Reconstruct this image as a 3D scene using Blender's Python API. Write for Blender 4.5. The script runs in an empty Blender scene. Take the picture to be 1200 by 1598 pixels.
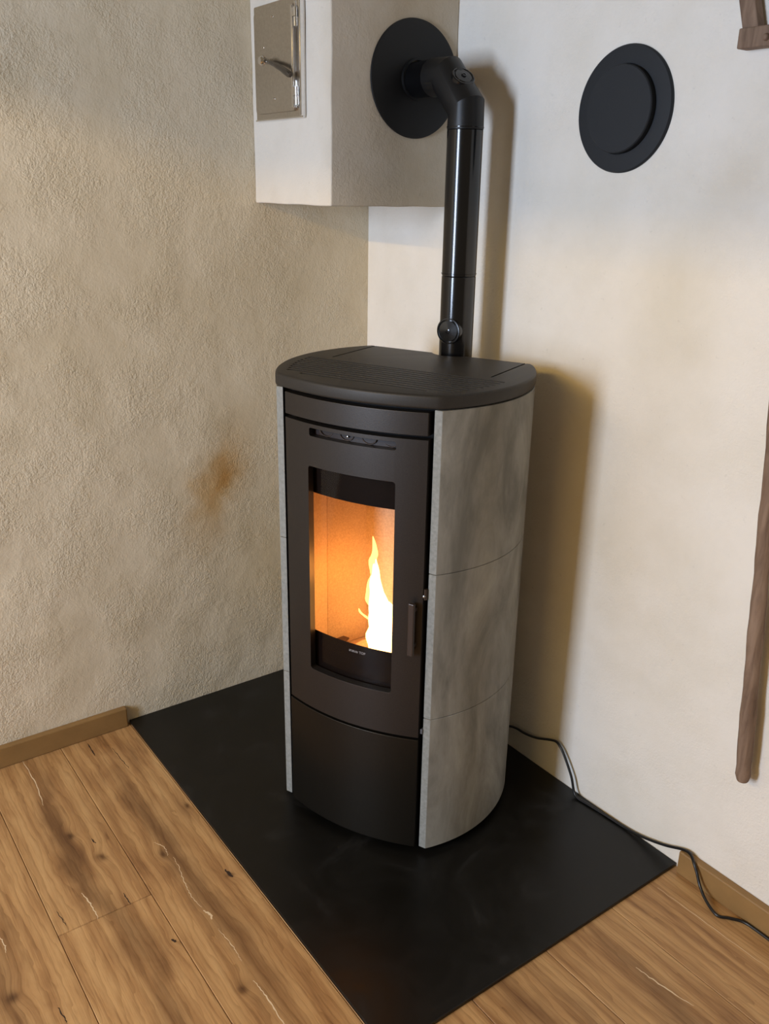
import bpy, bmesh, math, random
from mathutils import Vector, Matrix
random.seed(7)
C = bpy.context.scene.collection
SC = bpy.context.scene
PI = math.pi

# ---------------------------------------------------------------- camera
F_PX, YAW, PITCH, ROLL = 1372.92, 0.9388013, 0.3526433, 0.0178466
CAM = (2.0911476, -1.459015, 1.40)
cd = bpy.data.cameras.new('camera'); cam = bpy.data.objects.new('camera', cd); C.objects.link(cam)
fw = Vector((-math.sin(YAW)*math.cos(PITCH), math.cos(YAW)*math.cos(PITCH), -math.sin(PITCH)))
r0 = Vector((math.cos(YAW), math.sin(YAW), 0)); u0 = r0.cross(fw)
rr = math.cos(ROLL)*r0 + math.sin(ROLL)*u0; uu = -math.sin(ROLL)*r0 + math.cos(ROLL)*u0
M = Matrix((rr, uu, -fw)).transposed().to_4x4(); M.translation = Vector(CAM)
cam.matrix_world = M
cd.sensor_fit = 'VERTICAL'; cd.sensor_height = 24.0; cd.lens = F_PX*24.0/1598.0
cd.clip_start = 0.02; cd.clip_end = 60
SC.camera = cam

# ---------------------------------------------------------------- light and exposure
SC.view_settings.view_transform = 'Standard'; SC.view_settings.look = 'None'
SC.view_settings.exposure = 0.0; SC.view_settings.gamma = 1.0
SC.view_settings.use_curve_mapping = False
WCOL, WSTR = (1.0, 0.78, 0.50, 1), 0.165
DAY = (1.20, 1.44, 1.85)
STRIP = (0.385, 0.245, 0.06)
w = bpy.data.worlds.new('room_ambient'); SC.world = w; w.use_nodes = True
bg = w.node_tree.nodes['Background']; bg.inputs[0].default_value = WCOL; bg.inputs[1].default_value = WSTR

def area(name, loc, target, sx, sy, power, col, spread=PI):
    l = bpy.data.lights.new(name, 'AREA'); l.shape = 'RECTANGLE'; l.size = sx; l.size_y = sy
    l.energy = power; l.color = col; l.spread = spread
    o = bpy.data.objects.new(name, l); C.objects.link(o); o.location = loc
    d = Vector(target) - Vector(loc); o.rotation_euler = d.to_track_quat('-Z', 'Y').to_euler()
    return o
# daylight from a window far behind the camera, and a warm strip lamp cut off by an added housing
area('window_daylight', (1.08, -3.6, 1.35), (0.6, 0, 1.25), 0.50, 1.25, 50*DAY[2], (DAY[0]/DAY[2], DAY[1]/DAY[2], 1.0))
area('warm_strip_light', (1.25, -3.30, 2.2165), (1.25, 0, 0.9), 2.3, 0.012, 80*STRIP[0], (1.0, STRIP[1]/STRIP[0], STRIP[2]/STRIP[0]))

# ---------------------------------------------------------------- node helpers
class NT:
    def __init__(s, name):
        s.m = bpy.data.materials.new(name); s.m.use_nodes = True; s.t = s.m.node_tree
        s.n = s.t.nodes; s.b = s.n['Principled BSDF']; s.out = s.n['Material Output']
    def new(s, typ, **kw):
        n = s.n.new(typ)
        for k, v in kw.items(): setattr(n, k, v)
        return n
    def link(s, a, b): s.t.links.new(a, b)
    def setin(s, sock, v):
        if isinstance(v, bpy.types.NodeSocket): s.link(v, sock)
        else: sock.default_value = v
    def math(s, op, a, b=0.0, c=None, clamp=False):
        n = s.new('ShaderNodeMath', operation=op, use_clamp=clamp)
        s.setin(n.inputs[0], a); s.setin(n.inputs[1], b)
        if c is not None: s.setin(n.inputs[2], c)
        return n.outputs[0]
    def coord(s, which='Object', scale=(1, 1, 1), loc=(0, 0, 0), geo=False):
        if geo: src = s.new('ShaderNodeNewGeometry').outputs['Position']
        else: src = s.new('ShaderNodeTexCoord').outputs[which]
        mp = s.new('ShaderNodeMapping'); mp.inputs['Scale'].default_value = scale; mp.inputs['Location'].default_value = loc
        s.link(src, mp.inputs[0]); return mp.outputs[0]
    def noise(s, vec, scale, detail=3, rough=0.5, dist=0.0):
        n = s.new('ShaderNodeTexNoise'); n.inputs['Scale'].default_value = scale
        n.inputs['Detail'].default_value = detail; n.inputs['Roughness'].default_value = rough
        n.inputs['Distortion'].default_value = dist; s.link(vec, n.inputs['Vector']); return n.outputs['Fac']
    def ramp(s, fac, stops):
        n = s.new('ShaderNodeValToRGB'); e = n.color_ramp.elements
        while len(e) < len(stops): e.new(0.5)
        for i, (p, c) in enumerate(stops):
            e[i].position = p; e[i].color = (c[0], c[1], c[2], 1) if not isinstance(c, (int, float)) else (c, c, c, 1)
        s.link(fac, n.inputs[0]); return n.outputs[0]
    def mix(s, fac, a, b, mode='MIX'):
        n = s.new('ShaderNodeMix', data_type='RGBA', blend_type=mode)
        s.setin(n.inputs['Factor'], fac)
        s.setin(n.inputs['A'], (*a, 1) if isinstance(a, tuple) and len(a) == 3 else a)
        s.setin(n.inputs['B'], (*b, 1) if isinstance(b, tuple) and len(b) == 3 else b)
        return n.outputs['Result']
    def bump(s, h, strength, dist, prev=None):
        n = s.new('ShaderNodeBump'); n.inputs['Strength'].default_value = strength
        n.inputs['Distance'].default_value = dist; s.link(h, n.inputs['Height'])
        if prev is not None: s.link(prev, n.inputs['Normal'])
        return n.outputs[0]
    def col(s, v): s.setin(s.b.inputs['Base Color'], (*v, 1) if isinstance(v, tuple) else v)
    def props(s, rough=None, metal=None, normal=None, spec=None):
        if rough is not None: s.setin(s.b.inputs['Roughness'], rough)
        if metal is not None: s.setin(s.b.inputs['Metallic'], metal)
        if normal is not None: s.link(normal, s.b.inputs['Normal'])
        if spec is not None: s.b.inputs['Specular IOR Level'].default_value = spec
        return s.m

def blob(t, pos, centre, radii, rot=0.0, axes=(0, 1)):
    """soft elliptical mask (1 in the centre) from a world position vector"""
    sep = t.new('ShaderNodeSeparateXYZ'); t.link(pos, sep.inputs[0])
    a = t.math('SUBTRACT', sep.outputs[axes[0]], centre[0]); b = t.math('SUBTRACT', sep.outputs[axes[1]], centre[1])
    c, s_ = math.cos(rot), math.sin(rot)
    p = t.math('ADD', t.math('MULTIPLY', a, c), t.math('MULTIPLY', b, s_))
    q = t.math('SUBTRACT', t.math('MULTIPLY', b, c), t.math('MULTIPLY', a, s_))
    p = t.math('POWER', t.math('ABSOLUTE', t.math('DIVIDE', p, radii[0])), 2.0)
    q = t.math('POWER', t.math('ABSOLUTE', t.math('DIVIDE', q, radii[1])), 2.0)
    return t.math('EXPONENT', t.math('MULTIPLY', t.math('ADD', p, q), -1.0))

def plaster(name, base, dark, rough_amt, stains_and_shade=()):
    t = NT(name); v = t.coord(geo=True)
    big = t.noise(v, 2.3, 4, 0.6); mid = t.noise(v, 9, 5, 0.65)
    f = t.math('ADD', t.math('MULTIPLY', big, 0.6), t.math('MULTIPLY', mid, 0.4))
    c = t.ramp(f, [(0.36, dark), (0.56, base), (0.72, tuple(min(1, x*1.04) for x in base))])
    wv = t.new('ShaderNodeVectorMath', operation='ADD')
    nz = t.new('ShaderNodeTexNoise'); nz.inputs['Scale'].default_value = 14; nz.inputs['Detail'].default_value = 4
    t.link(v, nz.inputs['Vector'])
    sc = t.new('ShaderNodeVectorMath', operation='SCALE'); sc.inputs['Scale'].default_value = 0.10
    sb = t.new('ShaderNodeVectorMath', operation='SUBTRACT'); sb.inputs[1].default_value = (0.5, 0.5, 0.5)
    t.link(nz.outputs['Color'], sb.inputs[0]); t.link(sb.outputs[0], sc.inputs[0])
    t.link(v, wv.inputs[0]); t.link(sc.outputs[0], wv.inputs[1])
    for centre, radii, rot, axes, colr, amt in stains_and_shade:
        m_ = blob(t, wv.outputs[0], centre, radii, rot, axes)
        c = t.mix(t.math('MULTIPLY', m_, amt), c, colr, 'MULTIPLY')
    speck = t.ramp(t.noise(v, 55, 3, 0.7), [(0.26, 0.80), (0.36, 1.0)])
    c = t.mix(0.55, c, speck, 'MULTIPLY')
    t.col(c)
    grain = t.noise(v, 210, 3, 0.6); lump = t.noise(v, 85, 4, 0.62, 0.3); patch = t.ramp(t.noise(v, 6, 3), [(0.38, 0.25), (0.62, 1.0)])
    h = t.math('MULTIPLY', t.math('ADD', t.math('MULTIPLY', grain, 0.6), t.math('MULTIPLY', lump, 0.8)), patch)
    b1 = t.bump(t.noise(v, 5, 3), 0.5, 0.012*rough_amt)
    b2 = t.bump(h, 0.9, 0.0042*rough_amt, b1)
    return t.props(rough=0.92, normal=b2, spec=0.2)

CREAM = (0.76, 0.68, 0.55); CREAMD = (0.66, 0.565, 0.425)
MUL = (0.80, 0.66, 0.44)
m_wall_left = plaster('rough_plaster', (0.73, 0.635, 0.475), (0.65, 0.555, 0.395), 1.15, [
    ((-0.49, 0.635), (0.062, 0.135), -0.45, (1, 2), (0.76, 0.57, 0.33), 1.0),
    ((-0.475, 0.66), (0.032, 0.07), -0.45, (1, 2), (0.82, 0.66, 0.45), 0.9),
    ((-0.33, 0.35), (0.16, 0.2), 0.0, (1, 2), (0.88, 0.82, 0.70), 0.8)])  # last entry: broad warm darkening low on the wall near the corner
m_wall_right = plaster('painted_plaster', (0.81, 0.765, 0.69), (0.75, 0.70, 0.61), 0.55, [
    ((1.02, 1.19), (0.10, 0.16), 0.2, (0, 2), (0.86, 0.83, 0.75), 0.8),
    ((1.13, 1.42), (0.08, 0.09), 0.0, (0, 2), (0.88, 0.84, 0.78), 0.8),
    ((0.90, 0.72), (0.20, 0.36), 0.0, (0, 2), (0.92, 0.85, 0.74), 0.8)])  # last entry: broad, slightly darker area beside the stove
m_casing = plaster('casing_plaster', (0.72, 0.66, 0.57), (0.66, 0.59, 0.49), 0.35, [((0.36, -0.12), (0.05, 0.20), 0.0, (0, 1), (0.76, 0.71, 0.62), 1.0)])  # blob darkens the right face: its shade is painted into the plaster

def simple(name, colr, rough, metal=0.0, spec=0.5, nscale=0, bumpd=0.0, var=0.0):
    t = NT(name)
    if nscale:
        v = t.coord('Object'); n = t.noise(v, nscale, 4, 0.6)
        t.col(t.ramp(n, [(0.3, tuple(x*(1-var) for x in colr)), (0.7, tuple(x*(1+var) for x in colr))]))
        return t.props(rough, metal, t.bump(n, 0.5, bumpd) if bumpd else None, spec)
    t.col(colr); return t.props(rough, metal, None, spec)

m_iron = simple('matt_grey_enamel', (0.047, 0.0405, 0.036), 0.40, 0.75, 0.5, 420, 0.0002, 0.10)
m_panel = simple('dark_enamel', (0.026, 0.0225, 0.0175), 0.34, 0.75, 0.5, 420, 0.0002, 0.10)
m_top = simple('cast_iron', (0.034, 0.030, 0.0255), 0.50, 0.3, 0.35, 350, 0.0003, 0.12)
m_black = simple('black_steel', (0.006, 0.0055, 0.005), 0.55, 0.0, 0.3)
m_pipe = simple('pipe_enamel', (0.0045, 0.0045, 0.005), 0.17, 0.0, 0.6)
m_elbow = simple('elbow_enamel', (0.007, 0.007, 0.0072), 0.42, 0.0, 0.4, 260, 0.0001, 0.1)
m_rosette = simple('rosette_enamel', (0.005, 0.0048, 0.0048), 0.50, 0.0, 0.35, 200, 0.0001, 0.1)
m_cover = simple('graphite_enamel', (0.0125, 0.0150, 0.0185), 0.6, 0.0, 0.4, 200, 0.0001, 0.06)
m_chrome = simple('polished_steel', (0.80, 0.79, 0.78), 0.10, 1.0, 0.5, 90, 0.00004, 0.05)
m_steel_plate = simple('brushed_steel', (0.62, 0.58, 0.53), 0.24, 1.0, 0.5, 150, 0.0001, 0.08)
m_cable = simple('black_rubber', (0.008, 0.0075, 0.008), 0.33, 0.0, 0.5)
m_band = simple('black_glass_print', (0.004, 0.0015, 0.0012), 0.6, 0.0, 0.1)
m_letters = simple('grey_print', (0.36, 0.34, 0.34), 0.5)
m_handle = simple('dark_handle_metal', (0.045, 0.030, 0.022), 0.35, 0.3, 0.5)
m_refractory = simple('vermiculite_board', (0.58, 0.42, 0.28), 0.9, 0.0, 0.2, 240, 0.0012, 0.14)
m_pot = simple('burner_iron', (0.30, 0.21, 0.15), 0.7, 0.2, 0.4, 180, 0.0004, 0.2)
m_scale = simple('scaled_steel', (0.10, 0.055, 0.035), 0.6, 0.2)
m_sub = simple('screed', (0.05, 0.035, 0.025), 0.9)
m_crack = simple('pale_filler', (0.72, 0.56, 0.36), 0.6)
m_crackd = simple('dark_filler', (0.035, 0.016, 0.008), 0.7)

# soapstone / concrete side panels
t = NT('soapstone'); v = t.coord(geo=True, scale=(1, 1, 0.42))
n1 = t.noise(v, 6.5, 6, 0.62, 1.4); n2 = t.noise(v, 60, 4, 0.6)
f = t.math('ADD', t.math('MULTIPLY', n1, 0.85), t.math('MULTIPLY', n2, 0.15))
t.col(t.ramp(f, [(0.34, (0.150, 0.144, 0.122)), (0.48, (0.235, 0.226, 0.196)), (0.60, (0.31, 0.30, 0.262)), (0.75, (0.40, 0.39, 0.345))]))
m_stone = t.props(0.62, 0, t.bump(t.noise(v, 150, 4), 0.4, 0.0006), 0.35)

t = NT('stone_end_face'); v = t.coord(geo=True); n2 = t.noise(v, 130, 4, 0.6)  # separate, more even grey for the front ends of the panels
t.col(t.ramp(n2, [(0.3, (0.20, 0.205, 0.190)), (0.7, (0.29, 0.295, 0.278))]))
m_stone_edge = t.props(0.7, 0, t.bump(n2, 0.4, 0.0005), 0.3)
# black hearth slab with smudges
t = NT('hearth_steel'); v = t.coord(geo=True)
sm = t.noise(v, 7, 5, 0.62, 1.2); fine = t.noise(v, 300, 2)
c = t.ramp(sm, [(0.40, (0.0035, 0.0032, 0.0025)), (0.58, (0.0052, 0.0048, 0.0041)), (0.74, (0.015, 0.0145, 0.014))])
t.col(c)
m_slab = t.props(t.ramp(sm, [(0.3, 0.30), (0.7, 0.46)]), 0, t.bump(fine, 0.3, 0.0001), 0.35)
m_slab_edge = m_slab

def oak(name, tone, seed, streaks=(), knots=(), hue=(1, 1, 1)):
    t = NT(name); pos = t.coord(geo=True)
    # push the grain aside around each knot
    sep = t.new('ShaderNodeSeparateXYZ'); t.link(pos, sep.inputs[0])
    y = sep.outputs[1]
    for (kx, ky, rad) in knots:
        mk = blob(t, pos, (kx, ky), (rad*3.2, rad*1.9))
        y = t.math('ADD', y, t.math('MULTIPLY', mk, rad*1.1))
    cmb = t.new('ShaderNodeCombineXYZ'); t.link(sep.outputs[0], cmb.inputs[0]); t.link(y, cmb.inputs[1]); t.link(sep.outputs[2], cmb.inputs[2])
    mp = t.new('ShaderNodeMapping'); mp.inputs['Scale'].default_value = (1.0, 4.2, 1.0); mp.inputs['Location'].default_value = (seed*3.7, seed*1.9, 0)
    t.link(cmb.outputs[0], mp.inputs[0]); v = mp.outputs[0]
    mp2 = t.new('ShaderNodeMapping'); mp2.inputs['Scale'].default_value = (5.0, 120.0, 1.0); mp2.inputs['Location'].default_value = (seed*2.1, seed, 0)
    t.link(cmb.outputs[0], mp2.inputs[0])
    broad = t.noise(v, 2.6, 5, 0.62, 0.8); fine = t.noise(mp2.outputs[0], 1.6, 4, 0.6, 0.4)
    wv = t.new('ShaderNodeTexWave', wave_type='BANDS', bands_direction='Y'); wv.inputs['Scale'].default_value = 1.7
    wv.inputs['Distortion'].default_value = 9.0; wv.inputs['Detail'].default_value = 3; wv.inputs['Detail Scale'].default_value = 0.9
    t.link(v, wv.inputs['Vector'])
    f = t.math('ADD', t.math('MULTIPLY', broad, 0.62), t.math('ADD', t.math('MULTIPLY', fine, 0.26), t.math('MULTIPLY', wv.outputs['Fac'], 0.12)))
    wr = t.new('ShaderNodeTexWave', wave_type='BANDS', bands_direction='Y', wave_profile='SAW'); wr.inputs['Scale'].default_value = 4.6
    wr.inputs['Distortion'].default_value = 16.0; wr.inputs['Detail'].default_value = 4; wr.inputs['Detail Scale'].default_value = 0.55; wr.inputs['Detail Roughness'].default_value = 0.6
    t.link(v, wr.inputs['Vector'])
    mp3 = t.new('ShaderNodeMapping'); mp3.inputs['Scale'].default_value = (14.0, 420.0, 1.0); mp3.inputs['Location'].default_value = (seed, seed*5, 0)
    t.link(cmb.outputs[0], mp3.inputs[0]); pore = t.noise(mp3.outputs[0], 1.0, 3, 0.6)
    def k(c): return tuple(c[i]*tone*hue[i] for i in range(3))
    c = t.ramp(f, [(0.30, k((0.34, 0.165, 0.062))), (0.43, k((0.53, 0.285, 0.112))), (0.56, k((0.69, 0.405, 0.170))), (0.72, k((0.80, 0.50, 0.225)))])
    c = t.mix(0.60, c, t.ramp(wr.outputs['Fac'], [(0.0, (1.06, 1.05, 1.03)), (0.62, (1.0, 1.0, 1.0)), (1.0, (0.66, 0.60, 0.54))]), 'MULTIPLY')
    c = t.mix(0.55, c, t.ramp(pore, [(0.30, (0.62, 0.55, 0.48)), (0.46, (1.0, 1.0, 1.0)), (0.7, (1.07, 1.06, 1.05))]), 'MULTIPLY')
    nz = t.new('ShaderNodeTexNoise'); nz.inputs['Scale'].default_value = 6; nz.inputs['Detail'].default_value = 4; t.link(pos, nz.inputs['Vector'])
    sb = t.new('ShaderNodeVectorMath', operation='SUBTRACT'); sb.inputs[1].default_value = (0.5, 0.5, 0.5); t.link(nz.outputs['Color'], sb.inputs[0])
    sc = t.new('ShaderNodeVectorMath', operation='SCALE'); sc.inputs['Scale'].default_value = 0.09; t.link(sb.outputs[0], sc.inputs[0])
    ad = t.new('ShaderNodeVectorMath', operation='ADD'); t.link(pos, ad.inputs[0]); t.link(sc.outputs[0], ad.inputs[1])
    for (sx, sy, lx, ly, amt) in streaks:
        c = t.mix(t.math('MULTIPLY', blob(t, ad.outputs[0], (sx, sy), (lx, ly)), amt), c, (0.42, 0.36, 0.33), 'MULTIPLY')
    for (kx, ky, rad) in knots:
        c = t.mix(t.math('MULTIPLY', blob(t, ad.outputs[0], (kx+0.004, ky), (rad*1.3, rad*0.8)), 0.85), c, (0.20, 0.13, 0.09), 'MULTIPLY')
    t.col(c)
    return t.props(t.ramp(fine, [(0.3, 0.50), (0.7, 0.38)]), 0, t.bump(fine, 0.35, 0.0006), 0.4)

m_base = simple('baseboard_oak', (0.27, 0.155, 0.055), 0.5, 0, 0.4, 9, 0.0, 0.14)
def oldwood(name, tone):
    t = NT(name); v = t.coord('Object', (14, 14, 1.6)); n = t.noise(v, 5, 5, 0.62, 0.5)
    t.col(t.ramp(n, [(0.28, tuple(tone*x for x in (0.115, 0.070, 0.045))), (0.55, tuple(tone*x for x in (0.235, 0.155, 0.105))), (0.75, tuple(tone*x for x in (0.31, 0.215, 0.15)))]))
    return t.props(0.72, 0, t.bump(n, 0.6, 0.0015), 0.3)
m_oldwood = oldwood('weathered_wood', 1.0); m_greywood = oldwood('grey_weathered_wood', 0.95)

# flame
def flame_mat(name, colr, s):
    t = NT(name); t.n.remove(t.b)
    e = t.new('ShaderNodeEmission'); e.inputs[0].default_value = (*colr, 1); e.inputs[1].default_value = s
    t.link(e.outputs[0], t.out.inputs[0]); return t.m
m_flame = flame_mat('flame_core', (1.0, 0.52, 0.17), 8.0)
m_flame_edge = flame_mat('flame_tongue', (1.0, 0.62, 0.16), 3.0)
# fire glass: clear pane with a real reflection
t = NT('fire_glass'); t.n.remove(t.b)
tr = t.new('ShaderNodeBsdfTransparent'); tr.inputs[0].default_value = (0.97, 0.94, 0.90, 1)
gl = t.new('ShaderNodeBsdfGlossy'); gl.inputs['Roughness'].default_value = 0.06
fr = t.new('ShaderNodeFresnel'); fr.inputs[0].default_value = 1.30
ge = t.new('ShaderNodeNewGeometry'); ff = t.math('MULTIPLY', fr.outputs[0], t.math('SUBTRACT', 1.0, ge.outputs['Backfacing']))
mx = t.new('ShaderNodeMixShader'); t.link(ff, mx.inputs[0]); t.link(tr.outputs[0], mx.inputs[1]); t.link(gl.outputs[0], mx.inputs[2]); t.link(mx.outputs[0], t.out.inputs[0])
m_glass = t.m

# ---------------------------------------------------------------- mesh helpers
def obj(name, bm, mat, parent=None, smooth=False, bevel=0.0, seg=2, angle=35):
    me = bpy.data.meshes.new(name); bmesh.ops.recalc_face_normals(bm, faces=bm.faces); bm.to_mesh(me); bm.free()
    for p in me.polygons: p.use_smooth = smooth
    if smooth: me.set_sharp_from_angle(angle=math.radians(angle))
    o = bpy.data.objects.new(name, me); C.objects.link(o)
    for m in (mat if isinstance(mat, (list, tuple)) else [mat]): me.materials.append(m)
    if parent: o.parent = parent
    if bevel:
        b = o.modifiers.new('bevel', 'BEVEL'); b.width = bevel; b.segments = seg; b.limit_method = 'ANGLE'; b.angle_limit = math.radians(40)
        if smooth: b.harden_normals = True
    return o
def thing(name, label, cat, loc=(0, 0, 0), rz=0, group=None):
    o = bpy.data.objects.new(name, None); C.objects.link(o); o.location = loc; o.rotation_euler = (0, 0, rz)
    o.empty_display_size = 0.1
    return tag(o, label, cat, group)
def tag(o, label, cat, group=None):
    o['label'] = label; o['category'] = cat
    if group: o['group'] = group
    return o
def box(bm, x0, x1, y0, y1, z0, z1):
    r = bmesh.ops.create_cube(bm, size=1.0)
    for v_ in r['verts']:
        v_.co = Vector(((x0+x1)/2 + v_.co.x*(x1-x0), (y0+y1)/2 + v_.co.y*(y1-y0), (z0+z1)/2 + v_.co.z*(z1-z0)))
    return bm
def prism(bm, pts, z0, z1):
    a = [bm.verts.new((p[0], p[1], z0)) for p in pts]; b = [bm.verts.new((p[0], p[1], z1)) for p in pts]
    n = len(pts)
    bm.faces.new(a[::-1]); bm.faces.new(b)
    for i in range(n): bm.faces.new((a[i], a[(i+1) % n], b[(i+1) % n], b[i]))
    return bm
def tube(bm, pts, rad, n=16, caps=True):
    """tube along a polyline with mitred corners; rad may be a list"""
    P = [Vector(p) for p in pts]; m = len(P); rads = rad if isinstance(rad, (list, tuple)) else [rad]*m
    T = [(P[min(i+1, m-1)] - P[max(i-1, 0)]).normalized() if 0 < i < m-1 else (P[1]-P[0]).normalized() if i == 0 else (P[-1]-P[-2]).normalized() for i in range(m)]
    up = Vector((0, 0, 1)) if abs(T[0].z) < 0.9 else Vector((0, 1, 0))
    a = T[0].cross(up).normalized(); rings = []
    for i in range(m):
        if i: a = (a - T[i]*a.dot(T[i])).normalized()
        b = T[i].cross(a).normalized(); k = 1.0
        ring = []
        if 0 < i < m-1:
            d1 = (P[i]-P[i-1]).normalized(); d2 = (P[i+1]-P[i]).normalized(); cosh = math.sqrt(max(0.05, (1+d1.dot(d2))/2))
            nrm = (d2 - d1); nrm = nrm.normalized() if nrm.length > 1e-6 else None
        else: nrm = None; cosh = 1
        for j in range(n):
            o_ = (a*math.cos(2*PI*j/n) + b*math.sin(2*PI*j/n))*rads[i]
            if nrm is not None: o_ = o_ + nrm*(o_.dot(nrm))*(1/cosh-1)
            ring.append(bm.verts.new(P[i]+o_))
        rings.append(ring)
    for r1, r2 in zip(rings, rings[1:]):
        for j in range(n): bm.faces.new((r1[j], r1[(j+1) % n], r2[(j+1) % n], r2[j]))
    if caps: bm.faces.new(rings[0][::-1]); bm.faces.new(rings[-1])
    return bm
def lathe(bm, prof, origin, axis, n=48):
    """prof: list of (radius, distance along axis)"""
    ax = Vector(axis).normalized(); a = ax.cross(Vector((0, 0, 1)) if abs(ax.z) < 0.9 else Vector((1, 0, 0))).normalized(); b = ax.cross(a)
    O = Vector(origin); rings = []
    for r, h in prof:
        if r < 1e-6: rings.append([bm.verts.new(O+ax*h)])
        else: rings.append([bm.verts.new(O+ax*h+(a*math.cos(2*PI*j/n)+b*math.sin(2*PI*j/n))*r) for j in range(n)])
    for r1, r2 in zip(rings, rings[1:]):
        for j in range(n):
            k = (j+1) % n
            if len(r1) == 1 and len(r2) == 1: continue
            if len(r1) == 1: bm.faces.new((r1[0], r2[k], r2[j]))
            elif len(r2) == 1: bm.faces.new((r1[j], r1[k], r2[0]))
            else: bm.faces.new((r1[j], r1[k], r2[k], r2[j]))
    return bm
def smooth_path(pts, sub=6):
    P = [Vector(p) for p in pts]; out = []
    for i in range(len(P)-1):
        p0, p1, p2, p3 = P[max(i-1, 0)], P[i], P[i+1], P[min(i+2, len(P)-1)]
        for k in range(sub):
            s = k/sub
            out.append(0.5*((2*p1)+(p2-p0)*s+(2*p0-5*p1+4*p2-p3)*s*s+(3*p1-p0-3*p2+p3)*s**3))
    return out + [P[-1]]
def cut(o, cbm):
    """subtract a cutter mesh from o for good (no helper stays in the scene)"""
    me = bpy.data.meshes.new('c'); bmesh.ops.recalc_face_normals(cbm, faces=cbm.faces); cbm.to_mesh(me); cbm.free()
    c = bpy.data.objects.new('c', me); C.objects.link(c)
    md = o.modifiers.new('b', 'BOOLEAN'); md.operation = 'DIFFERENCE'; md.object = c; md.solver = 'EXACT'
    par = o.parent; o.parent = None
    bpy.context.view_layer.update(); dg = bpy.context.evaluated_depsgraph_get()
    new = bpy.data.meshes.new_from_object(o.evaluated_get(dg)); o.modifiers.remove(md); o.data = new
    o.parent = par
    bpy.data.objects.remove(c); bpy.data.meshes.remove(me)
def rrect(x0, x1, y0, y1, r, n=5):
    out = []
    for cx, cy, a0 in ((x1-r, y1-r, 0), (x0+r, y1-r, PI/2), (x0+r, y0+r, PI), (x1-r, y0+r, 1.5*PI)):
        for i in range(n+1): out.append((cx+r*math.cos(a0+i*PI/2/n), cy+r*math.sin(a0+i*PI/2/n)))
    return out
def struct(name, bm, m, parent=None, **kw):
    o = obj(name, bm, m, parent, **kw); o['kind'] = 'structure'; return o

# ---------------------------------------------------------------- the room
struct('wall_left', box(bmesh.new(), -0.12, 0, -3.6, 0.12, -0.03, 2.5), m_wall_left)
struct('wall_right', box(bmesh.new(), 0, 3.6, 0, 0.12, -0.03, 2.5), m_wall_right)
# plastered chimney casing in the corner, with the slightly uneven arrises of hand plaster
bm = box(bmesh.new(), 0, 0.352, -0.3465, 0, 1.360, 2.5)
bmesh.ops.subdivide_edges(bm, edges=bm.edges[:], cuts=14, use_grid_fill=True)
for v_ in bm.verts:
    c_ = v_.co
    if c_.y < -0.30 or c_.x > 0.30:
        j = 0.0008*math.sin(c_.z*31+c_.x*17)+0.0006*math.sin(c_.z*73+c_.y*41+2)
        if c_.x > 0.351: c_.x += j
        if c_.y < -0.345: c_.y += j*0.8
        if c_.z < 1.3605: c_.z += 0.0006*math.sin(c_.x*40+c_.y*57)
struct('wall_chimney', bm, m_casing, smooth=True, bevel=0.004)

fl = struct('floor', box(bmesh.new(), 0, 3.6, -3.6, 0, -0.03, -0.009), m_sub)
seams = [0.0, -0.020, -0.214, -0.407, -0.600, -0.792, -0.983, -1.176, -1.369, -1.562, -1.755, -1.948, -2.141, -2.334]
info = {  # per row: streaks, knots
 2: ([(1.42, -0.30, 0.22, 0.018, .8), (1.7, -0.33, 0.3, 0.02, .7)], []),
 3: ([(1.24, -0.53, 0.20, 0.02, .75), (1.38, -0.47, 0.2, 0.012, .5)], [(1.5, -0.45, 0.012)]),
 5: ([(0.45, -0.90, 0.26, 0.022, .8), (0.80, -0.89, 0.32, 0.03, .75), (0.15, -0.84, 0.10, 0.012, .5), (0.42, -0.82, .05, .02, .45)], [(0.531, -0.922, 0.011), (0.678, -0.823, 0.007), (0.95, -0.93, 0.010), (0.40, -0.805, 0.009)]),
 6: ([(0.28, -1.075, 0.22, 0.022, .85), (0.52, -1.085, 0.18, 0.022, .85), (0.70, -1.07, 0.10, 0.03, .5), (0.95, -1.05, 0.25, 0.025, .75)], [(0.778, -0.994, 0.006), (0.36, -1.06, 0.010), (0.47, -1.035, 0.010)]),
 7: ([(0.45, -1.27, 0.35, 0.03, .5), (0.75, -1.29, 0.15, 0.02, .6)], [(0.73, -1.278, 0.013)]),
}
butt = {1: [1.9], 2: [1.05, 2.34], 3: [0.9, 2.19], 4: [0.4, 1.69, 2.98], 5: [1.75, 3.04], 6: [0.637, 1.927, 3.217], 7: [1.30, 2.59], 8: [0.5, 1.79, 3.08], 9: [1.2, 2.5], 10: [0.8, 2.1], 11: [1.5, 2.8], 12: [0.6, 1.9, 3.2]}
pid = 0
for r in range(1, len(seams)-1):
    xs = [0.0]+butt.get(r, [1.3])+[3.6]
    for k in range(len(xs)-1):
        pid += 1
        st, kn = info.get(r, ([(xs[k]+0.5, (seams[r]+seams[r+1])/2+0.03, 0.3, 0.02, .6)], []))
        st = [s for s in st if xs[k]-0.3 < s[0] < xs[k+1]+0.3]; kn = [s for s in kn if xs[k] < s[0] < xs[k+1]]
        tone = 0.70+0.09*random.random()
        m = oak('oak_plank_finish', tone, pid*1.37, st, kn)
        y1 = seams[r] if r > 1 else 0.0
        bm = box(bmesh.new(), xs[k]+0.0004, xs[k+1]-0.0004, seams[r+1]+0.0005, y1-0.0005, -0.009, 0.0)
        obj('plank', bm, m, fl, bevel=0.0012, seg=1)
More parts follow.
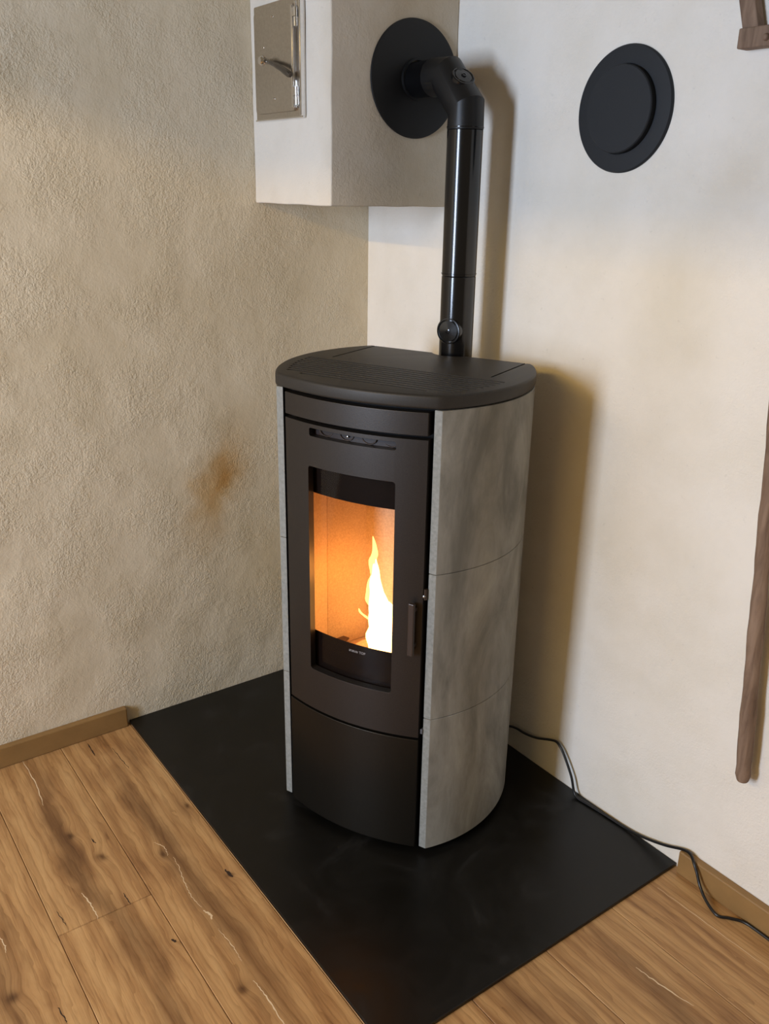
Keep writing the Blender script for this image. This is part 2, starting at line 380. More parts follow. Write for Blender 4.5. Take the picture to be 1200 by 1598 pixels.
# fillers and fine splits in the boards (thin slivers set in the surface)
def sliver(pts, wd, m, name='filled_crack'):
    P = smooth_path([(p[0], p[1], 0) for p in pts], 10); bm = bmesh.new(); L = []; R_ = []
    n = len(P)
    for i, p in enumerate(P):
        d = (P[min(i+1, n-1)]-P[max(i-1, 0)]).normalized(); q = Vector((-d.y, d.x, 0))
        s = i/(n-1); wv_ = wd*(0.25+math.sin(PI*min(1, max(0, s)))*0.75)*(0.6+0.8*random.random())
        j = q*random.uniform(-1, 1)*0.0012
        L.append(bm.verts.new(p+j+q*wv_+Vector((0, 0, 0.0003)))); R_.append(bm.verts.new(p+j-q*wv_+Vector((0, 0, 0.0003))))
    for i in range(n-1): bm.faces.new((L[i], R_[i], R_[i+1], L[i+1]))
    r_ = bmesh.ops.extrude_face_region(bm, geom=bm.faces[:])
    for e in r_['geom']:
        if isinstance(e, bmesh.types.BMVert): e.co.z -= 0.0008
    return obj(name, bm, m, fl)
for pts, wd in (([(0.016, -1.08), (0.12, -1.078), (0.222, -1.086)], .0011), ([(0.55, -1.101), (0.60, -1.096), (0.639, -1.097)], .0012),
                ([(0.491, -0.918), (0.52, -0.906), (0.55, -0.910)], .0007), ([(0.56, -0.902), (0.594, -0.904), (0.64, -0.912), (0.693, -0.917), (0.73, -0.912)], .0007),
                ([(0.740, -0.913), (0.758, -0.906), (0.771, -0.910)], .0022), ([(0.80, -0.909), (0.86, -0.905), (0.898, -0.907)], .0006),
                ([(0.95, -0.909), (1.0, -0.906), (1.063, -0.908), (1.10, -0.905)], .0011), ([(0.56, -1.272), (0.60, -1.268), (0.621, -1.27)], .0009),
                ([(1.345, -0.294), (1.40, -0.287), (1.463, -0.275)], .0011), ([(1.237, -0.089), (1.36, -0.087), (1.50, -0.085)], .0006), ([(1.06, -1.01), (1.09, -1.004), (1.12, -1.006)], .0007)):
    sliver(pts, wd, m_crack)
for pts, wd in (([(0.033, -0.917), (0.099, -0.921)], .0013), ([(0.09, -0.872), (0.16, -0.869), (0.20, -0.866)], .0008), ([(0.57, -1.19+0.03), (0.62, -1.155)], .0008), ([(0.66, -0.826), (0.69, -0.821)], .003),
                ([(0.772, -0.996), (0.784, -0.992)], .003), ([(0.60, -1.03), (0.64, -1.03)], .0012), ([(0.40, -1.03), (0.42, -1.028)], .0014), ([(0.80, -1.225), (0.84, -1.222)], .0014)):
    sliver(pts, wd, m_crackd, 'dark_split')

PX, PY = 1.2188, 0.7911
bm = box(bmesh.new(), 0, 0.0185, -3.6, -0.800, 0, 0.058); struct('baseboard_left', bm, m_base, bevel=0.003)
bm = box(bmesh.new(), PX+0.012, 3.6, -0.0185, 0, 0, 0.058); struct('baseboard_right', bm, m_base, bevel=0.003)

# hearth slab
bm = box(bmesh.new(), 0.0015, PX, -PY, -0.0015, 0.0002, 0.0085)
tag(obj('hearth_slab', bm, m_slab, bevel=0.0012), 'black rectangular floor slab under the stove in the corner', 'hearth slab')

# ---------------------------------------------------------------- the stove
OX, OY, TH = 0.7039, -0.5187, 0.409
WF, ZS, ZT, WB, DB, BS, BF = 0.1904, 1.0183, 1.0465, 0.2035, 0.3949, 0.068, 0.0389
Z0 = 0.022
S = thing('pellet_stove', 'tall grey wood pellet stove burning in the corner on the black slab', 'stove', (OX, OY, 0.0085), TH)
DZ = -0.0085
def arc(p, q, b, n=24):
    p = Vector(p); q = Vector(q); c = (q-p).length; m = (p+q)/2; tt = (q-p)/c; nrm = Vector((-tt.y, tt.x))
    Rr = (c*c/4+b*b)/(2*b); cen = m+nrm*(b-Rr); a = math.asin(min(1, c/2/abs(Rr)))
    return [cen+(nrm*math.cos(s)+tt*math.sin(s))*Rr for s in [-a+2*a*i/(n-1) for i in range(n)]]
# local frame: x = right, y = towards the wall, front faces -y
def side(off=0.0, n=24):          # right side, front corner to back corner, offset inwards
    P = arc((WB, DB), (WF, 0), BS, n)      # bulges to +x
    P = P[::-1]
    if P[n//2].x < WF: P = arc((WB, DB), (WF, 0), -BS, n)[::-1]
    out = []
    for i, p in enumerate(P):
        d = (P[min(i+1, n-1)]-P[max(i-1, 0)]).normalized(); nn = Vector((d.y, -d.x))
        out.append(p-nn*off)
    return out
def fy(u, off=0.0): return -(BF*(1-(u/0.19)**2)) + off     # front surface (y), off>0 = set back
def shell(u0, u1, z0, z1, off, thick, n=28):
    us = [u0+(u1-u0)*i/(n-1) for i in range(n)]
    pts = [(u, fy(u, off)) for u in us]+[(u, fy(u, off+thick)) for u in us[::-1]]
    return prism(bmesh.new(), pts, z0+DZ, z1+DZ)

# carcass: black inner body with an open firebox
si = side(0.0165)
hull = [(-p.x, p.y) for p in si[::-1]]
frontp = [(u, fy(u, 0.030)) for u in [-0.168+0.336*i/16 for i in range(17)]]
hull = [(p.x, p.y) for p in si] + [(-p.x, p.y) for p in si[::-1]]
hull = [q for q in hull if q[1] > 0.010]
outline = hull + frontp
FB = [(-0.122, 0.000), (-0.122, 0.070), (-0.080, 0.176), (0.080, 0.176), (0.122, 0.070), (0.122, 0.000)]   # firebox plan
bm = bmesh.new()
prism(bm, outline, 0.030+DZ, 0.390+DZ)
cavity = hull + [(-0.168, fy(-0.168, 0.030)), (-0.1235, fy(-0.1235, 0.030))] + [(q[0], q[1]) for q in FB] + [(0.1235, fy(0.1235, 0.030)), (0.168, fy(0.168, 0.030))]
prism(bm, cavity, 0.390+DZ, 0.905+DZ)
prism(bm, outline, 0.905+DZ, ZS+0.001+DZ)
for f_ in [f_ for f_ in bm.faces if len(f_.verts) > 4]: pass
bmesh.ops.triangulate(bm, faces=[f_ for f_ in bm.faces if len(f_.verts) > 4])
obj('carcass', bm, m_black, S)
# recessed foot
bm = bmesh.new(); foot = [(p[0]*0.93, 0.19+(p[1]-0.19)*0.93) for p in outline]; prism(bm, foot, 0.0, 0.031+DZ)
obj('foot_plinth', bm, m_black, S)

# stone side panels, three a side
outer = side(0.0, 30); inner = side(0.0145, 30)
inner = [Vector((WF-0.0165, 0.0))]+[p for p in inner if p.y > 0.002]
zs_ = [Z0, 0.3560, 0.6875, ZS]
for sgn in (1, -1):
    for i in range(3):
        a = [(sgn*p.x, p.y) for p in outer]+[(sgn*p.x, p.y) for p in inner[::-1]]
        g = 0.0005
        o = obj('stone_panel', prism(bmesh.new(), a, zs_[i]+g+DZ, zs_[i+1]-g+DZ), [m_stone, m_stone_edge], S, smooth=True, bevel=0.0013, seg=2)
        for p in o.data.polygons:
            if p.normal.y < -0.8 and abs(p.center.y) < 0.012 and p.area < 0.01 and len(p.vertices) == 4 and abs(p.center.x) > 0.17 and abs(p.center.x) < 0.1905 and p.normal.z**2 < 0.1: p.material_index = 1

# fascia, door, lower panel
obj('fascia', shell(-0.161, 0.1665, 0.968, 1.013, 0, 0.02), m_iron, S, smooth=True, bevel=0.0012, seg=2)
door = obj('door', shell(-0.161, 0.1675, 0.3090, 0.9605, 0, 0.018), m_iron, S)
WX0, WX1 = -0.0925, 0.1085
c = bmesh.new(); a = rrect(WX0, WX1, 0.4080, 0.8730, 0.006); v0 = [c.verts.new((p[0], -0.10, p[1]+DZ)) for p in a]; v1 = [c.verts.new((p[0], 0.05, p[1]+DZ)) for p in a]
c.faces.new(v0); c.faces.new(v1[::-1])
for i in range(len(a)): c.faces.new((v0[i], v1[i], v1[(i+1) % len(a)], v0[(i+1) % len(a)]))
cut(door, c)
c = bmesh.new(); a = rrect(-0.0885, 0.1085, 0.9360, 0.9525, 0.004); v0 = [c.verts.new((p[0], -0.10, p[1]+DZ)) for p in a]; v1 = [c.verts.new((p[0], 0.05, p[1]+DZ)) for p in a]
c.faces.new(v0); c.faces.new(v1[::-1])
for i in range(len(a)): c.faces.new((v0[i], v1[i], v1[(i+1) % len(a)], v0[(i+1) % len(a)]))
cut(door, c)
b = door.modifiers.new('bevel', 'BEVEL'); b.width = 0.0011; b.segments = 2; b.limit_method = 'ANGLE'; b.angle_limit = math.radians(40)
for p in door.data.polygons: p.use_smooth = True
door.data.set_sharp_from_angle(angle=math.radians(35))
obj('lower_panel', shell(-0.1635, 0.1675, Z0+0.002, 0.3025, 0.0, 0.018), m_panel, S, smooth=True, bevel=0.0012)
# air slot behind the door: dark plate with round vent rosettes
obj('air_plate', shell(-0.100, 0.118, 0.930, 0.958, 0.0185, 0.002), simple('dark_slot_steel', (0.014, 0.007, 0.006), 0.5), door)
bm = bmesh.new()
for u_ in (-0.055, -0.005, 0.045, 0.09):
    pts = [(u_+0.016*math.cos(t_), fy(u_, 0.0175), 0.9500+0.013*math.sin(t_)+DZ) for t_ in [PI+PI*i/14 for i in range(15)]]
    tube(bm, pts, 0.0013, 6)
obj('air_vanes', bm, m_handle, door, smooth=True)
obj('air_screw', lathe(bmesh.new(), [(0.0, 0.004), (0.0016, 0.0035), (0.0024, 0.0)], (-0.0010, fy(0, 0.016), 0.9455+DZ), (0, -1, 0), 12), m_chrome, door, smooth=True)
# glass and its printed borders
obj('window_glass', shell(WX0-0.006, WX1+0.006, 0.402, 0.879, 0.0195, 0.003, 20), m_glass, door, smooth=True)
obj('printed_border', shell(WX0-0.006, WX1+0.006, 0.8085, 0.879, 0.0232, 0.0008, 20), m_band, door, smooth=True)
obj('printed_border', shell(WX0-0.006, WX1+0.006, 0.402, 0.4905, 0.0232, 0.0008, 20), m_band, door, smooth=True)
# small grey lettering on the lower border: the first word is too blurred to read, so it is built as the row of strokes it shows
fc = bpy.data.curves.new('lettering', 'FONT'); fc.body = 'TOP'; fc.size = 0.0078; fc.extrude = 0.0002; fc.align_x = 'LEFT'; fc.align_y = 'BOTTOM_BASELINE'
to = bpy.data.objects.new('tmp', fc); C.objects.link(to); bpy.context.view_layer.update()
me = bpy.data.meshes.new_from_object(to.evaluated_get(bpy.context.evaluated_depsgraph_get())); bpy.data.objects.remove(to)
bm = bmesh.new(); bm.from_mesh(me)
for v_ in bm.verts: v_.co.x += 0.0255
for k in range(7):
    x0 = 0.0012+k*0.0031
    box(bm, x0, x0+0.0007, 0.0002, 0.0046, 0, 0.0002)
    if k % 3 != 1: box(bm, x0+0.0017, x0+0.0024, 0.0002, 0.0044, 0, 0.0002)
    zz = 0.0039 if k % 2 else 0.0003
    box(bm, x0, x0+0.0024, zz, zz+0.0007, 0, 0.0002)
for v_ in bm.verts:
    x, z, h = v_.co.x, v_.co.y, v_.co.z
    v_.co = Vector((x, fy(x, 0.0188)-h, 0.4738+z+DZ))
o = obj('lettering', bm, m_letters, door)
# door handle: a thin upright bar standing off the door edge
bm = bmesh.new(); u_ = 0.1540
prism(bm, [(u_-0.0065, fy(u_)-0.0195), (u_+0.0065, fy(u_)-0.0195), (u_+0.0065, fy(u_)-0.0115), (u_-0.0065, fy(u_)-0.0115)], 0.512+DZ, 0.629+DZ)
for zc in (0.532, 0.612): prism(bm, [(u_-0.004, fy(u_)-0.013), (u_+0.004, fy(u_)-0.013), (u_+0.004, fy(u_)+0.002), (u_-0.004, fy(u_)+0.002)], zc-0.004+DZ, zc+0.004+DZ)
obj('handle', bm, m_handle, door, bevel=0.0015, seg=2)
bm = bmesh.new(); tube(bm, [(0.1705, -0.003, 0.632+DZ), (0.1705, -0.003, 0.655+DZ)], 0.0042, 12)
obj('latch_pin', bm, m_handle, S, smooth=True)
bm = bmesh.new(); lathe(bm, [(0, 0.0045), (0.002, 0.004), (0.0032, 0)], (0.1695, -0.0065, 0.640+DZ), (0.2, -1, 0.2), 12)
obj('latch_screw', bm, m_chrome, S, smooth=True)
obj('hinge_block', box(bmesh.new(), 0.1695, 0.1745, -0.004, 0.006, 0.318+DZ, 0.329+DZ), simple('dull_steel', (0.12, 0.12, 0.13), 0.5, 0.5), S, bevel=0.0005)

# cast top plate
so = side(-0.0015, 30)
top_out = [(p.x, p.y) for p in so]
top_out = top_out[:-1]+[(0.2035, DB)]
cx, rn = 0.004, 0.052; yc = 0.425
nb = []
for i in range(13):
    a_ = -0.02-(PI*i/12)*0.99
    nb.append((cx+rn*math.cos(a_), yc+rn*math.sin(a_)))
nb = [p for p in nb if p[1] < DB-0.001]
back = [(cx+math.sqrt(rn**2-(yc-DB)**2), DB)]+nb+[(cx-math.sqrt(rn**2-(yc-DB)**2), DB)]
left = [(-p[0], p[1]) for p in top_out[::-1]]
frt = [(u, fy(u, -0.0025)) for u in [-0.180+0.360*i/22 for i in range(23)]]
poly = top_out+back+left+frt
bm = prism(bmesh.new(), poly, ZS+0.0015+DZ, ZT+DZ)
tp = obj('top_plate', bm, m_top, S, smooth=True)
b = tp.modifiers.new('bevel', 'BEVEL'); b.width = 0.0055; b.segments = 4; b.limit_method = 'ANGLE'; b.angle_limit = math.radians(60)
tp.parent = None; bpy.context.view_layer.update()
nm = bpy.data.meshes.new_from_object(tp.evaluated_get(bpy.context.evaluated_depsgraph_get())); tp.modifiers.clear(); tp.data = nm; tp.parent = S
# vent grooves between the plain rear field and the front rim
def halfw(y):
    best = 0
    for p, q in zip(so, so[1:]):
        if min(p.y, q.y) <= y <= max(p.y, q.y)+1e-9: best = p.x+(q.x-p.x)*(y-p.y)/(q.y-p.y) if q.y != p.y else p.x
    return best or WF
c = bmesh.new()
for i in range(10):
    y = 0.176-0.0172*i
    hw = halfw(max(y, 0.001))-0.030
    if y < 0.03: hw = min(hw, 0.150 - (0.03-y)*0.5)
    box(c, -hw, hw, y-0.0040, y+0.0040, ZT-0.0075+DZ, ZT+0.01+DZ)
for sx in (-1, 1):
    box(c, sx*0.192-0.0022, sx*0.192+0.0022, 0.208, DB+0.02, ZT-0.008+DZ, ZT+0.01+DZ)
cut(tp, c)
c = bmesh.new()      # deep vent holes at the left ends of the grooves
for i in range(10):
    y = 0.176-0.0172*i; hw = halfw(max(y, 0.001))-0.030
    if y < 0.03: hw = min(hw, 0.150 - (0.03-y)*0.5)
    for sx in (-1,): box(c, sx*(hw-0.004)-0.004, sx*(hw-0.004)+0.0055, y-0.0045, y+0.0045, ZT-0.018+DZ, ZT+0.01+DZ)
cut(tp, c)
for p in tp.data.polygons: p.use_smooth = True
tp.data.set_sharp_from_angle(angle=math.radians(32))
# thin shadow line under the top
# firebox lining: board panels, floor, roof
def panel(p, q, z0, z1, th, name, m, ins=0.0013):
    p = Vector(p); q = Vector(q); d = (q-p).normalized(); nn = Vector((-d.y, d.x)); cen = Vector((0, 0.05))
    if (cen-p).dot(nn) < 0: nn = -nn
    p = p+d*ins; q = q-d*ins
    a = [p, q, q+nn*th, p+nn*th]
    return obj(name, prism(bmesh.new(), [(r_.x, r_.y) for r_ in a], z0+DZ, z1+DZ), m, S, bevel=0.0012, seg=1)
for p, q in ((FB[0], FB[1]), (FB[1], FB[2]), (FB[2], FB[3]), (FB[3], FB[4]), (FB[4], FB[5])):
    panel(p, q, 0.402, 0.893, 0.008, 'firebox_panel', m_refractory)
ins = [(p[0]*0.985, min(p[1], 0.172)) for p in FB]
obj('firebox_floor', prism(bmesh.new(), ins, 0.391+DZ, 0.401+DZ), m_refractory, S)
obj('firebox_roof', prism(bmesh.new(), ins, 0.894+DZ, 0.904+DZ), m_refractory, S)
# recess opening in the back board
obj('air_inlet', box(bmesh.new(), -0.062, 0.03, 0.160, 0.1675, 0.475+DZ, 0.497+DZ), m_scale, S, bevel=0.001)
# round burner pot with rim, and an ash plate beside it
pot = obj('burner_pot', lathe(bmesh.new(), [(0, 0.0), (0.084, 0.0), (0.082, 0.004), (0.062, 0.024), (0.055, 0.024), (0.050, 0.014), (0, 0.012)], (0.012, 0.085, 0.4012+DZ), (0, 0, 1), 48), m_refractory, S, smooth=True)
bm = bmesh.new(); tube(bm, [(0.012+0.0585*math.cos(t_), 0.085+0.0585*math.sin(t_), 0.4262+DZ) for t_ in [2*PI*i/40 for i in range(41)]], 0.003, 8, False)
obj('pot_rim', bm, m_refractory, pot, smooth=True)
bm = box(bmesh.new(), -0.108, -0.082, 0.030, 0.110, 0.418+DZ, 0.4225+DZ); obj('ash_plate', bm, m_scale, S, bevel=0.001)
bm = box(bmesh.new(), -0.106, -0.084, 0.033, 0.107, 0.4015+DZ, 0.4185+DZ); obj('ash_block', bm, m_pot, S, bevel=0.001)

# flame: a few solid lobes grown as one mesh
def lobe(bm, path, rads, n=18, flat=0.75):
    P = smooth_path(path, 5); m = len(P); rings = []
    R_ = []
    for i in range(m):
        s = i/(m-1)*(len(rads)-1); k = min(int(s), len(rads)-2); f_ = s-k; R_.append(rads[k]*(1-f_)+rads[k+1]*f_)
    for i, p in enumerate(P):
        ring = []
        for j in range(n):
            a_ = 2*PI*j/n; w_ = 1+0.10*math.sin(3*a_+i*0.9)+0.06*math.sin(5*a_-i*0.7)
            ring.append(bm.verts.new((p.x+R_[i]*w_*math.cos(a_), p.y+R_[i]*w_*flat*math.sin(a_), p.z+DZ)))
        rings.append(ring)
    for a, b_ in zip(rings, rings[1:]):
        for j in range(n): bm.faces.new((a[j], a[(j+1) % n], b_[(j+1) % n], b_[j]))
    bm.faces.new(rings[0][::-1]); bm.faces.new(rings[-1])
bm = bmesh.new()
lobe(bm, [(0.022, .080, .425), (0.020, .080, .470), (0.018, .082, .520), (0.004, .085, .575), (-0.002, .088, .620), (-0.006, .09, .655)], [0.030, 0.032, 0.028, 0.016, 0.009, 0.002])
lobe(bm, [(0.040, .072, .430), (0.042, .072, .480), (0.044, .074, .530), (0.040, .076, .560)], [0.026, 0.028, 0.020, 0.003])
flame = obj('flame', bm, m_flame, S, smooth=True)
bm = bmesh.new()
lobe(bm, [(-0.002, .088, .600), (-0.009, .09, .640), (-0.004, .09, .664), (-0.010, .09, .697)], [0.010, 0.009, 0.0065, 0.0008])
lobe(bm, [(-0.008, .083, .500), (-0.024, .083, .505), (-0.036, .083, .512), (-0.040, .083, .520)], [0.005, 0.004, 0.003, 0.0006])
lobe(bm, [(-0.002, .084, .530), (-0.016, .086, .548), (-0.014, .088, .590), (-0.005, .09, .612)], [0.007, 0.008, 0.006, 0.001])
obj('flame_tongue', bm, m_flame_edge, flame, smooth=True)
# light given off by the fire
l = bpy.data.lights.new('fire_light', 'POINT'); l.energy = 0.62; l.color = (1.0, 0.36, 0.07); l.shadow_soft_size = 0.035
lo = bpy.data.objects.new('fire_light', l); C.objects.link(lo); lo.parent = S; lo.location = (-0.020, 0.045, 0.600)

# ---------------------------------------------------------------- flue pipe
AX, AY, AZ, RP, CO = 0.537, -0.126, 1.628, 0.0385, 0.066
P_ = thing('flue_pipe', 'black enamelled flue pipe with elbow running from stove top into the chimney casing', 'stovepipe', (AX, AY, ZT))
def pobj(name, bm, m, par=None, **kw):
    bm.transform(Matrix.Translation((-AX, -AY, -ZT))); o = obj(name, bm, m, par or P_, smooth=True, **kw); return o
zj1, zj2 = 1.218, 1.520
low = pobj('lower_section', lathe(bmesh.new(), [(0, 0.0), (RP+0.0015, 0.0), (RP+0.0015, 0.003), (RP, 0.004), (RP, zj1-ZT-0.002), (RP-0.001, zj1-ZT-0.0006), (0, zj1-ZT-0.0006)], (AX, AY, ZT-0.0345), (0, 0, 1), 56), m_pipe)
low.data.transform(Matrix.Translation((0, 0, 0)))
bm = lathe(bmesh.new(), [(0, -0.034), (RP, -0.034), (RP, zj1-ZT-0.0015), (RP-0.0012, zj1-ZT), (0, zj1-ZT)], (AX, AY, ZT), (0, 0, 1), 56)
me = bpy.data.meshes.new('lower_section'); bm.transform(Matrix.Translation((-AX, -AY, -ZT))); bmesh.ops.recalc_face_normals(bm, faces=bm.faces); bm.to_mesh(me); bm.free(); me.materials.append(m_pipe)
for p in me.polygons: p.use_smooth = True
me.set_sharp_from_angle(angle=0.6); low.data = me
pobj('upper_section', lathe(bmesh.new(), [(0, 0), (RP-0.0012, 0), (RP, 0.0015), (RP, zj2-zj1-0.0015), (RP-0.0012, zj2-zj1), (0, zj2-zj1)], (AX, AY, zj1), (0, 0, 1), 56), m_pipe)
bm = bmesh.new(); tube(bm, [(AX, AY, zj2), (AX, AY, AZ-CO), (AX-CO, AY, AZ), (AX-CO-0.045, AY, AZ)], RP+0.0006, 56)
elb = pobj('elbow', bm, m_elbow, angle=15)
pobj('wall_section', lathe(bmesh.new(), [(0, 0), (RP-0.001, 0), (RP-0.0015, 0.001), (RP-0.0015, AX-CO-0.045-0.345), (0, AX-CO-0.045-0.345)], (AX-CO-0.045, AY, AZ), (-1, 0, 0), 56), m_pipe)
pobj('weld_ring', lathe(bmesh.new(), [(RP, 0), (RP+0.0012, 0.0005), (RP+0.0012, 0.002), (RP, 0.0025)], (AX, AY, zj1+0.004), (0, 0, 1), 56), m_pipe)
pobj('weld_ring', lathe(bmesh.new(), [(RP, 0), (RP+0.0014, 0.0005), (RP+0.0014, 0.002), (RP, 0.0025)], (AX, AY, zj2+0.003), (0, 0, 1), 56), m_pipe)
# inspection caps
fd = Vector((math.sin(TH), -math.cos(TH), 0))
def icap(name, c0, d, r, hgt):
    pr = [(r+0.0015, -0.022), (r+0.0015, -0.0005), (r, 0.001), (r-0.002, 0.0012), (r-0.0035, -0.001), (r-0.0045, -0.001), (r-0.006, 0.0012), (0.0055, 0.0022), (0.0055, 0.0042), (0.003, 0.0048), (0.003, 0.0036), (0, 0.0036)]
    pr = [(a, b_+hgt) for a, b_ in pr]
    return pobj(name, lathe(bmesh.new(), pr, c0, d, 40), m_pipe)
icap('inspection_cap', (AX, AY, 1.099), (math.sin(0.36), -math.cos(0.36), 0), 0.0285, RP-0.001)
icap('inspection_cap', (AX-CO/2, AY, AZ-CO/2), (0.70, -0.16, 0.72), 0.024, RP+0.001)
# round wall rosette
pobj('rosette', lathe(bmesh.new(), [(RP-0.0005, 0.014), (RP+0.004, 0.014), (RP+0.004, 0.006), (0.115, 0.005), (0.1215, 0.0035), (0.1225, 0.0), (RP, 0.0)], (0.3535, -0.1235, AZ+0.002), (1, 0, 0), 96), m_rosette)

# ---------------------------------------------------------------- round flue cover on the right wall
cov = thing('flue_cover', 'round dark grey flue hole cover on the bare right wall', 'flue cover', (0.857, 0, 1.549))
obj('flange', lathe(bmesh.new(), [(0, 0), (0.1135, 0), (0.1135, 0.003), (0.111, 0.0065), (0.085, 0.0085), (0.0800, 0.0085), (0.0790, 0.003), (0, 0.003)], (0, 0, 0), (0, -1, 0), 96), m_cover, cov, smooth=True)
obj('cap_disc', lathe(bmesh.new(), [(0.0782, 0.003), (0.0782, 0.0185), (0.0765, 0.0205), (0, 0.0215)], (0.0, 0, 0), (0, -1, 0), 96), m_cover, cov, smooth=True)

# ---------------------------------------------------------------- polished cleaning hatch on the casing
YF = -0.3465-0.0015
H = thing('cleaning_hatch', 'small polished steel soot door on the plastered chimney casing', 'soot door', (0.1435, YF, 1.545))
def hobj(name, bm, m, par=None, **kw):
    bm.transform(Matrix.Translation((-0.1435, -YF, -1.545))); return obj(name, bm, m, par or H, **kw)
def yprism(pts, y0, y1):
    bm = bmesh.new(); a = [bm.verts.new((p[0], y0, p[1])) for p in pts]; b_ = [bm.verts.new((p[0], y1, p[1])) for p in pts]
    bm.faces.new(a); bm.faces.new(b_[::-1])
    for i in range(len(pts)): bm.faces.new((a[i], b_[i], b_[(i+1) % len(pts)], a[(i+1) % len(pts)]))
    return bm
hobj('hatch_frame', yprism(rrect(0.033, 0.252, 1.545, 1.787, 0.004), YF-0.006, YF+0.0010), m_steel_plate, smooth=True, bevel=0.0015)
hobj('frame_lip', box(bmesh.new(), 0.2485, 0.2535, YF-0.0145, YF-0.003, 1.548, 1.784), m_chrome, bevel=0.0018, seg=3)
lip2 = hobj('frame_lip', box(bmesh.new(), 0.034, 0.252, YF-0.0095, YF-0.003, 1.5445, 1.5485), m_chrome, bevel=0.0015)
hd = hobj('hatch_door', yprism(rrect(0.042, 0.222, 1.560, 1.773, 0.009), YF-0.012, YF-0.0065), m_steel_plate, smooth=True, bevel=0.0015)
hobj('door_edge', box(bmesh.new(), 0.2165, 0.2235, YF-0.0165, YF-0.0115, 1.566, 1.768), m_chrome, hd, bevel=0.002, seg=3)
for zc in (1.590, 1.745):
    bm = bmesh.new(); tube(bm, [(0.2330, YF-0.0125, zc-0.019), (0.2330, YF-0.0125, zc-0.001)], 0.0044, 16)
    hg = hobj('hinge', bm, m_chrome, smooth=True)
    bm = bmesh.new(); tube(bm, [(0.2330, YF-0.0125, zc+0.0002), (0.2330, YF-0.0125, zc+0.018)], 0.0044, 16); tube(bm, [(0.2330, YF-0.0125, zc+0.018), (0.2330, YF-0.0125, zc+0.029)], 0.0024, 12)
    box(bm, 0.2200, 0.2330, YF-0.0145, YF-0.0125, zc+0.001, zc+0.017)
    hobj('hinge_pin', bm, m_chrome, hg, smooth=True)
for zc in (1.589, 1.757):
    hobj('rivet', lathe(bmesh.new(), [(0, 0.0030), (0.0018, 0.0024), (0.0030, 0)], (0.130, YF-0.012, zc), (0, -1, 0), 16), m_chrome, hd, smooth=True)
hobj('rivet', lathe(bmesh.new(), [(0, 0.0020), (0.0014, 0.0016), (0.0022, 0)], (0.084, YF-0.012, 1.699), (0, -1, 0), 16), m_chrome, hd, smooth=True)
kn = hobj('latch_knob', lathe(bmesh.new(), [(0, 0.027), (0.0075, 0.026), (0.0105, 0.022), (0.0110, 0.016), (0.0075, 0.010), (0.0060, 0)], (0.111, YF-0.011, 1.668), (0, -1, 0), 32), m_chrome, hd, smooth=True)
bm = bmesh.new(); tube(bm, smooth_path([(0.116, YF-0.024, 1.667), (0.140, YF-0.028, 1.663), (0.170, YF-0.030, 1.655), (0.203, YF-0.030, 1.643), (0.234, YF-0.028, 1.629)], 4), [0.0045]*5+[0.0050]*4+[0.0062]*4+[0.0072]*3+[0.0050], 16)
hobj('latch_lever', bm, simple('steel_dark_reflection', (0.16, 0.145, 0.13), 0.25, 0.9), hd, smooth=True)  # dark reflection put into the lever's metal colour

# ---------------------------------------------------------------- old wooden pieces hanging on the right wall
pl = [(1.349, -0.030, 0.310), (1.332, -0.030, 0.50), (1.308, -0.030, 0.74), (1.282, -0.030, 1.0), (1.262, -0.030, 1.35)]
pl = [(1.3465, -0.030, 0.318), (1.3285, -0.030, 0.520), (1.3095, -0.030, 0.750), (1.2900, -0.030, 0.985), (1.262, -0.029, 1.30)]
Z = Vector(pl[0]); bm = bmesh.new(); sp = smooth_path(pl, 8)
n = len(sp); tube(bm, sp, [0.0105 if i == 0 else 0.0150-0.0008*math.sin(i*0.9)+0.0006*math.sin(i*2.3)-0.002*i/n for i in range(n)], 20)
bm.transform(Matrix.Translation(-Z)); o = obj('wooden_pole', bm, m_oldwood, smooth=True, bevel=0.003); o.location = Z
tag(o, 'weathered round wooden pole hanging upright near the right picture edge', 'pole')
o['kind'] = 'thing' if False else o.get('kind', 'object'); del o['kind']
W_ = thing('wooden_rack', 'fragment of old wooden rack with crossbar in the upper right picture corner', 'wooden rack', (1.108, -0.004, 1.628))
def wobj(name, bm): bm.transform(Matrix.Translation((-1.108, 0.004, -1.628))); return obj(name, bm, m_greywood, W_, bevel=0.002)
wobj('crossbar', box(bmesh.new(), 1.106, 1.42, -0.032, -0.004, 1.626, 1.6565))
bm = bmesh.new()
def slat(bm, x0, x1, xt0, xt1, z0, z1, y0, y1):
    vs = [bm.verts.new(p) for p in ((x0, y0, z0), (x1, y0, z0), (x1, y1, z0), (x0, y1, z0), (xt0, y0, z1), (xt1, y0, z1), (xt1, y1, z1), (xt0, y1, z1))]
    for f_ in ((0, 3, 2, 1), (4, 5, 6, 7), (0, 1, 5, 4), (1, 2, 6, 5), (2, 3, 7, 6), (3, 0, 4, 7)): bm.faces.new([vs[i] for i in f_])
slat(bm, 1.1085, 1.138, 1.030, 1.0595, 1.655, 1.90, -0.027, -0.006); wobj('upright', bm)
bm = bmesh.new(); slat(bm, 1.38, 1.412, 1.458, 1.49, 1.655, 1.90, -0.026, -0.006); wobj('upright', bm)
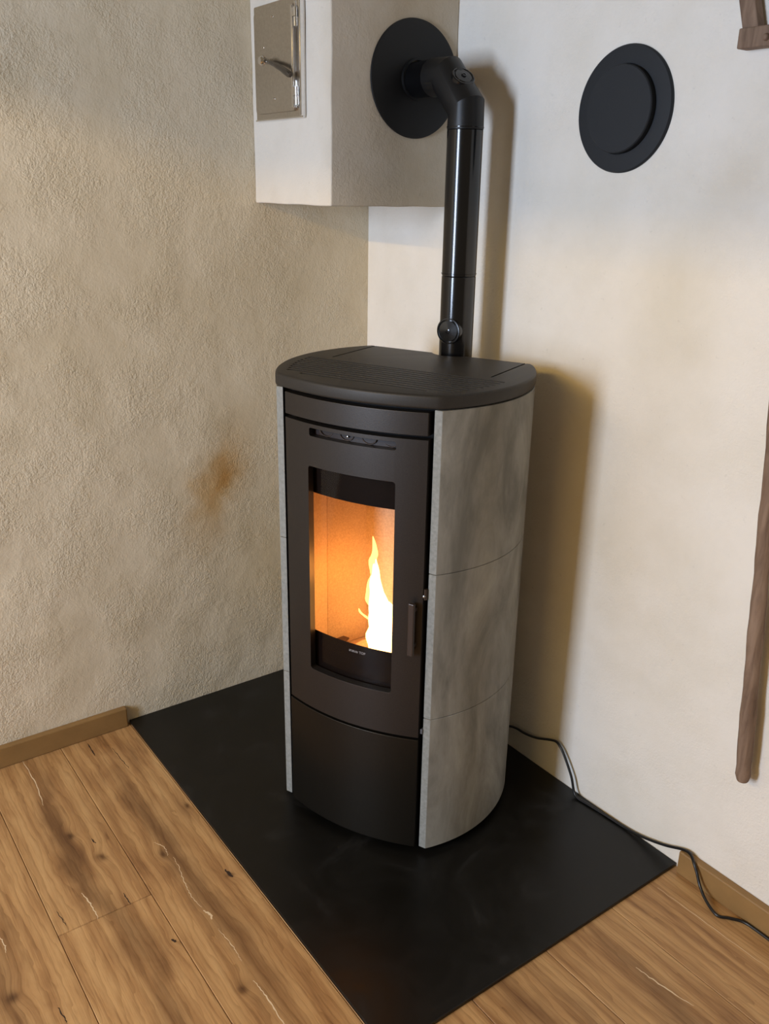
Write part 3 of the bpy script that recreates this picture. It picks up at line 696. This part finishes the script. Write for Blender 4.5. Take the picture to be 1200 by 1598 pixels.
wobj('peg', lathe(bmesh.new(), [(0, 0.006), (0.0045, 0.0055), (0.006, 0)], (1.1585, -0.032, 1.6385), (0, -1, 0), 16)).data.materials[0] = m_oldwood

# ---------------------------------------------------------------- power cable
cp = [(0.62, -0.05, 0.045), (0.66, -0.02, 0.062), (0.702, -0.010, 0.077), (0.745, -0.008, 0.080), (0.783, -0.008, 0.089), (0.825, -0.009, 0.108), (0.850, -0.011, 0.118), (0.866, -0.013, 0.115), (0.884, -0.014, 0.098),
      (0.914, -0.016, 0.056), (0.929, -0.018, 0.022), (0.945, -0.020, 0.0122), (0.975, -0.017, 0.0118), (1.03, -0.012, 0.0118), (1.08, -0.009, 0.0125), (1.128, -0.009, 0.020), (1.186, -0.009, 0.038), (1.235, -0.010, 0.0605),
      (1.256, -0.014, 0.0640), (1.272, -0.0235, 0.058), (1.285, -0.028, 0.044), (1.300, -0.034, 0.024), (1.325, -0.045, 0.010), (1.358, -0.054, 0.0034), (1.378, -0.040, 0.0034), (1.400, -0.0255, 0.0036), (1.43, -0.0225, 0.0034), (1.52, -0.025, 0.0034), (1.75, -0.03, 0.0034)]
Z = Vector((0.975, -0.017, 0.0085)); bm = tube(bmesh.new(), smooth_path(cp, 6), 0.0032, 12); bm.transform(Matrix.Translation(-Z))
o = obj('power_cable', bm, m_cable, smooth=True); o.location = Z
tag(o, 'thin black power cable trailing from behind the stove over the right baseboard', 'cable')

# ---------------------------------------------------------------- baffle added out of view so its lip cuts off the warm light
Hs = thing('added_lamp_baffle', 'unseen white housing added to cut off the warm strip light', 'lamp', (1.25, -3.31, 2.0))
def lobj(name, bm): bm.transform(Matrix.Translation((-1.25, 3.31, -2.0))); return obj(name, bm, simple('white_lacquer', (0.8, 0.8, 0.78), 0.5), Hs)
lobj('front_lip', box(bmesh.new(), -0.2, 2.7, -3.01, -3.00, 2.137, 2.45))
lobj('baffle_back', box(bmesh.new(), -0.2, 2.7, -3.33, -3.315, 2.10, 2.45))
lobj('baffle_top', box(bmesh.new(), -0.2, 2.7, -3.33, -3.00, 2.45, 2.46))
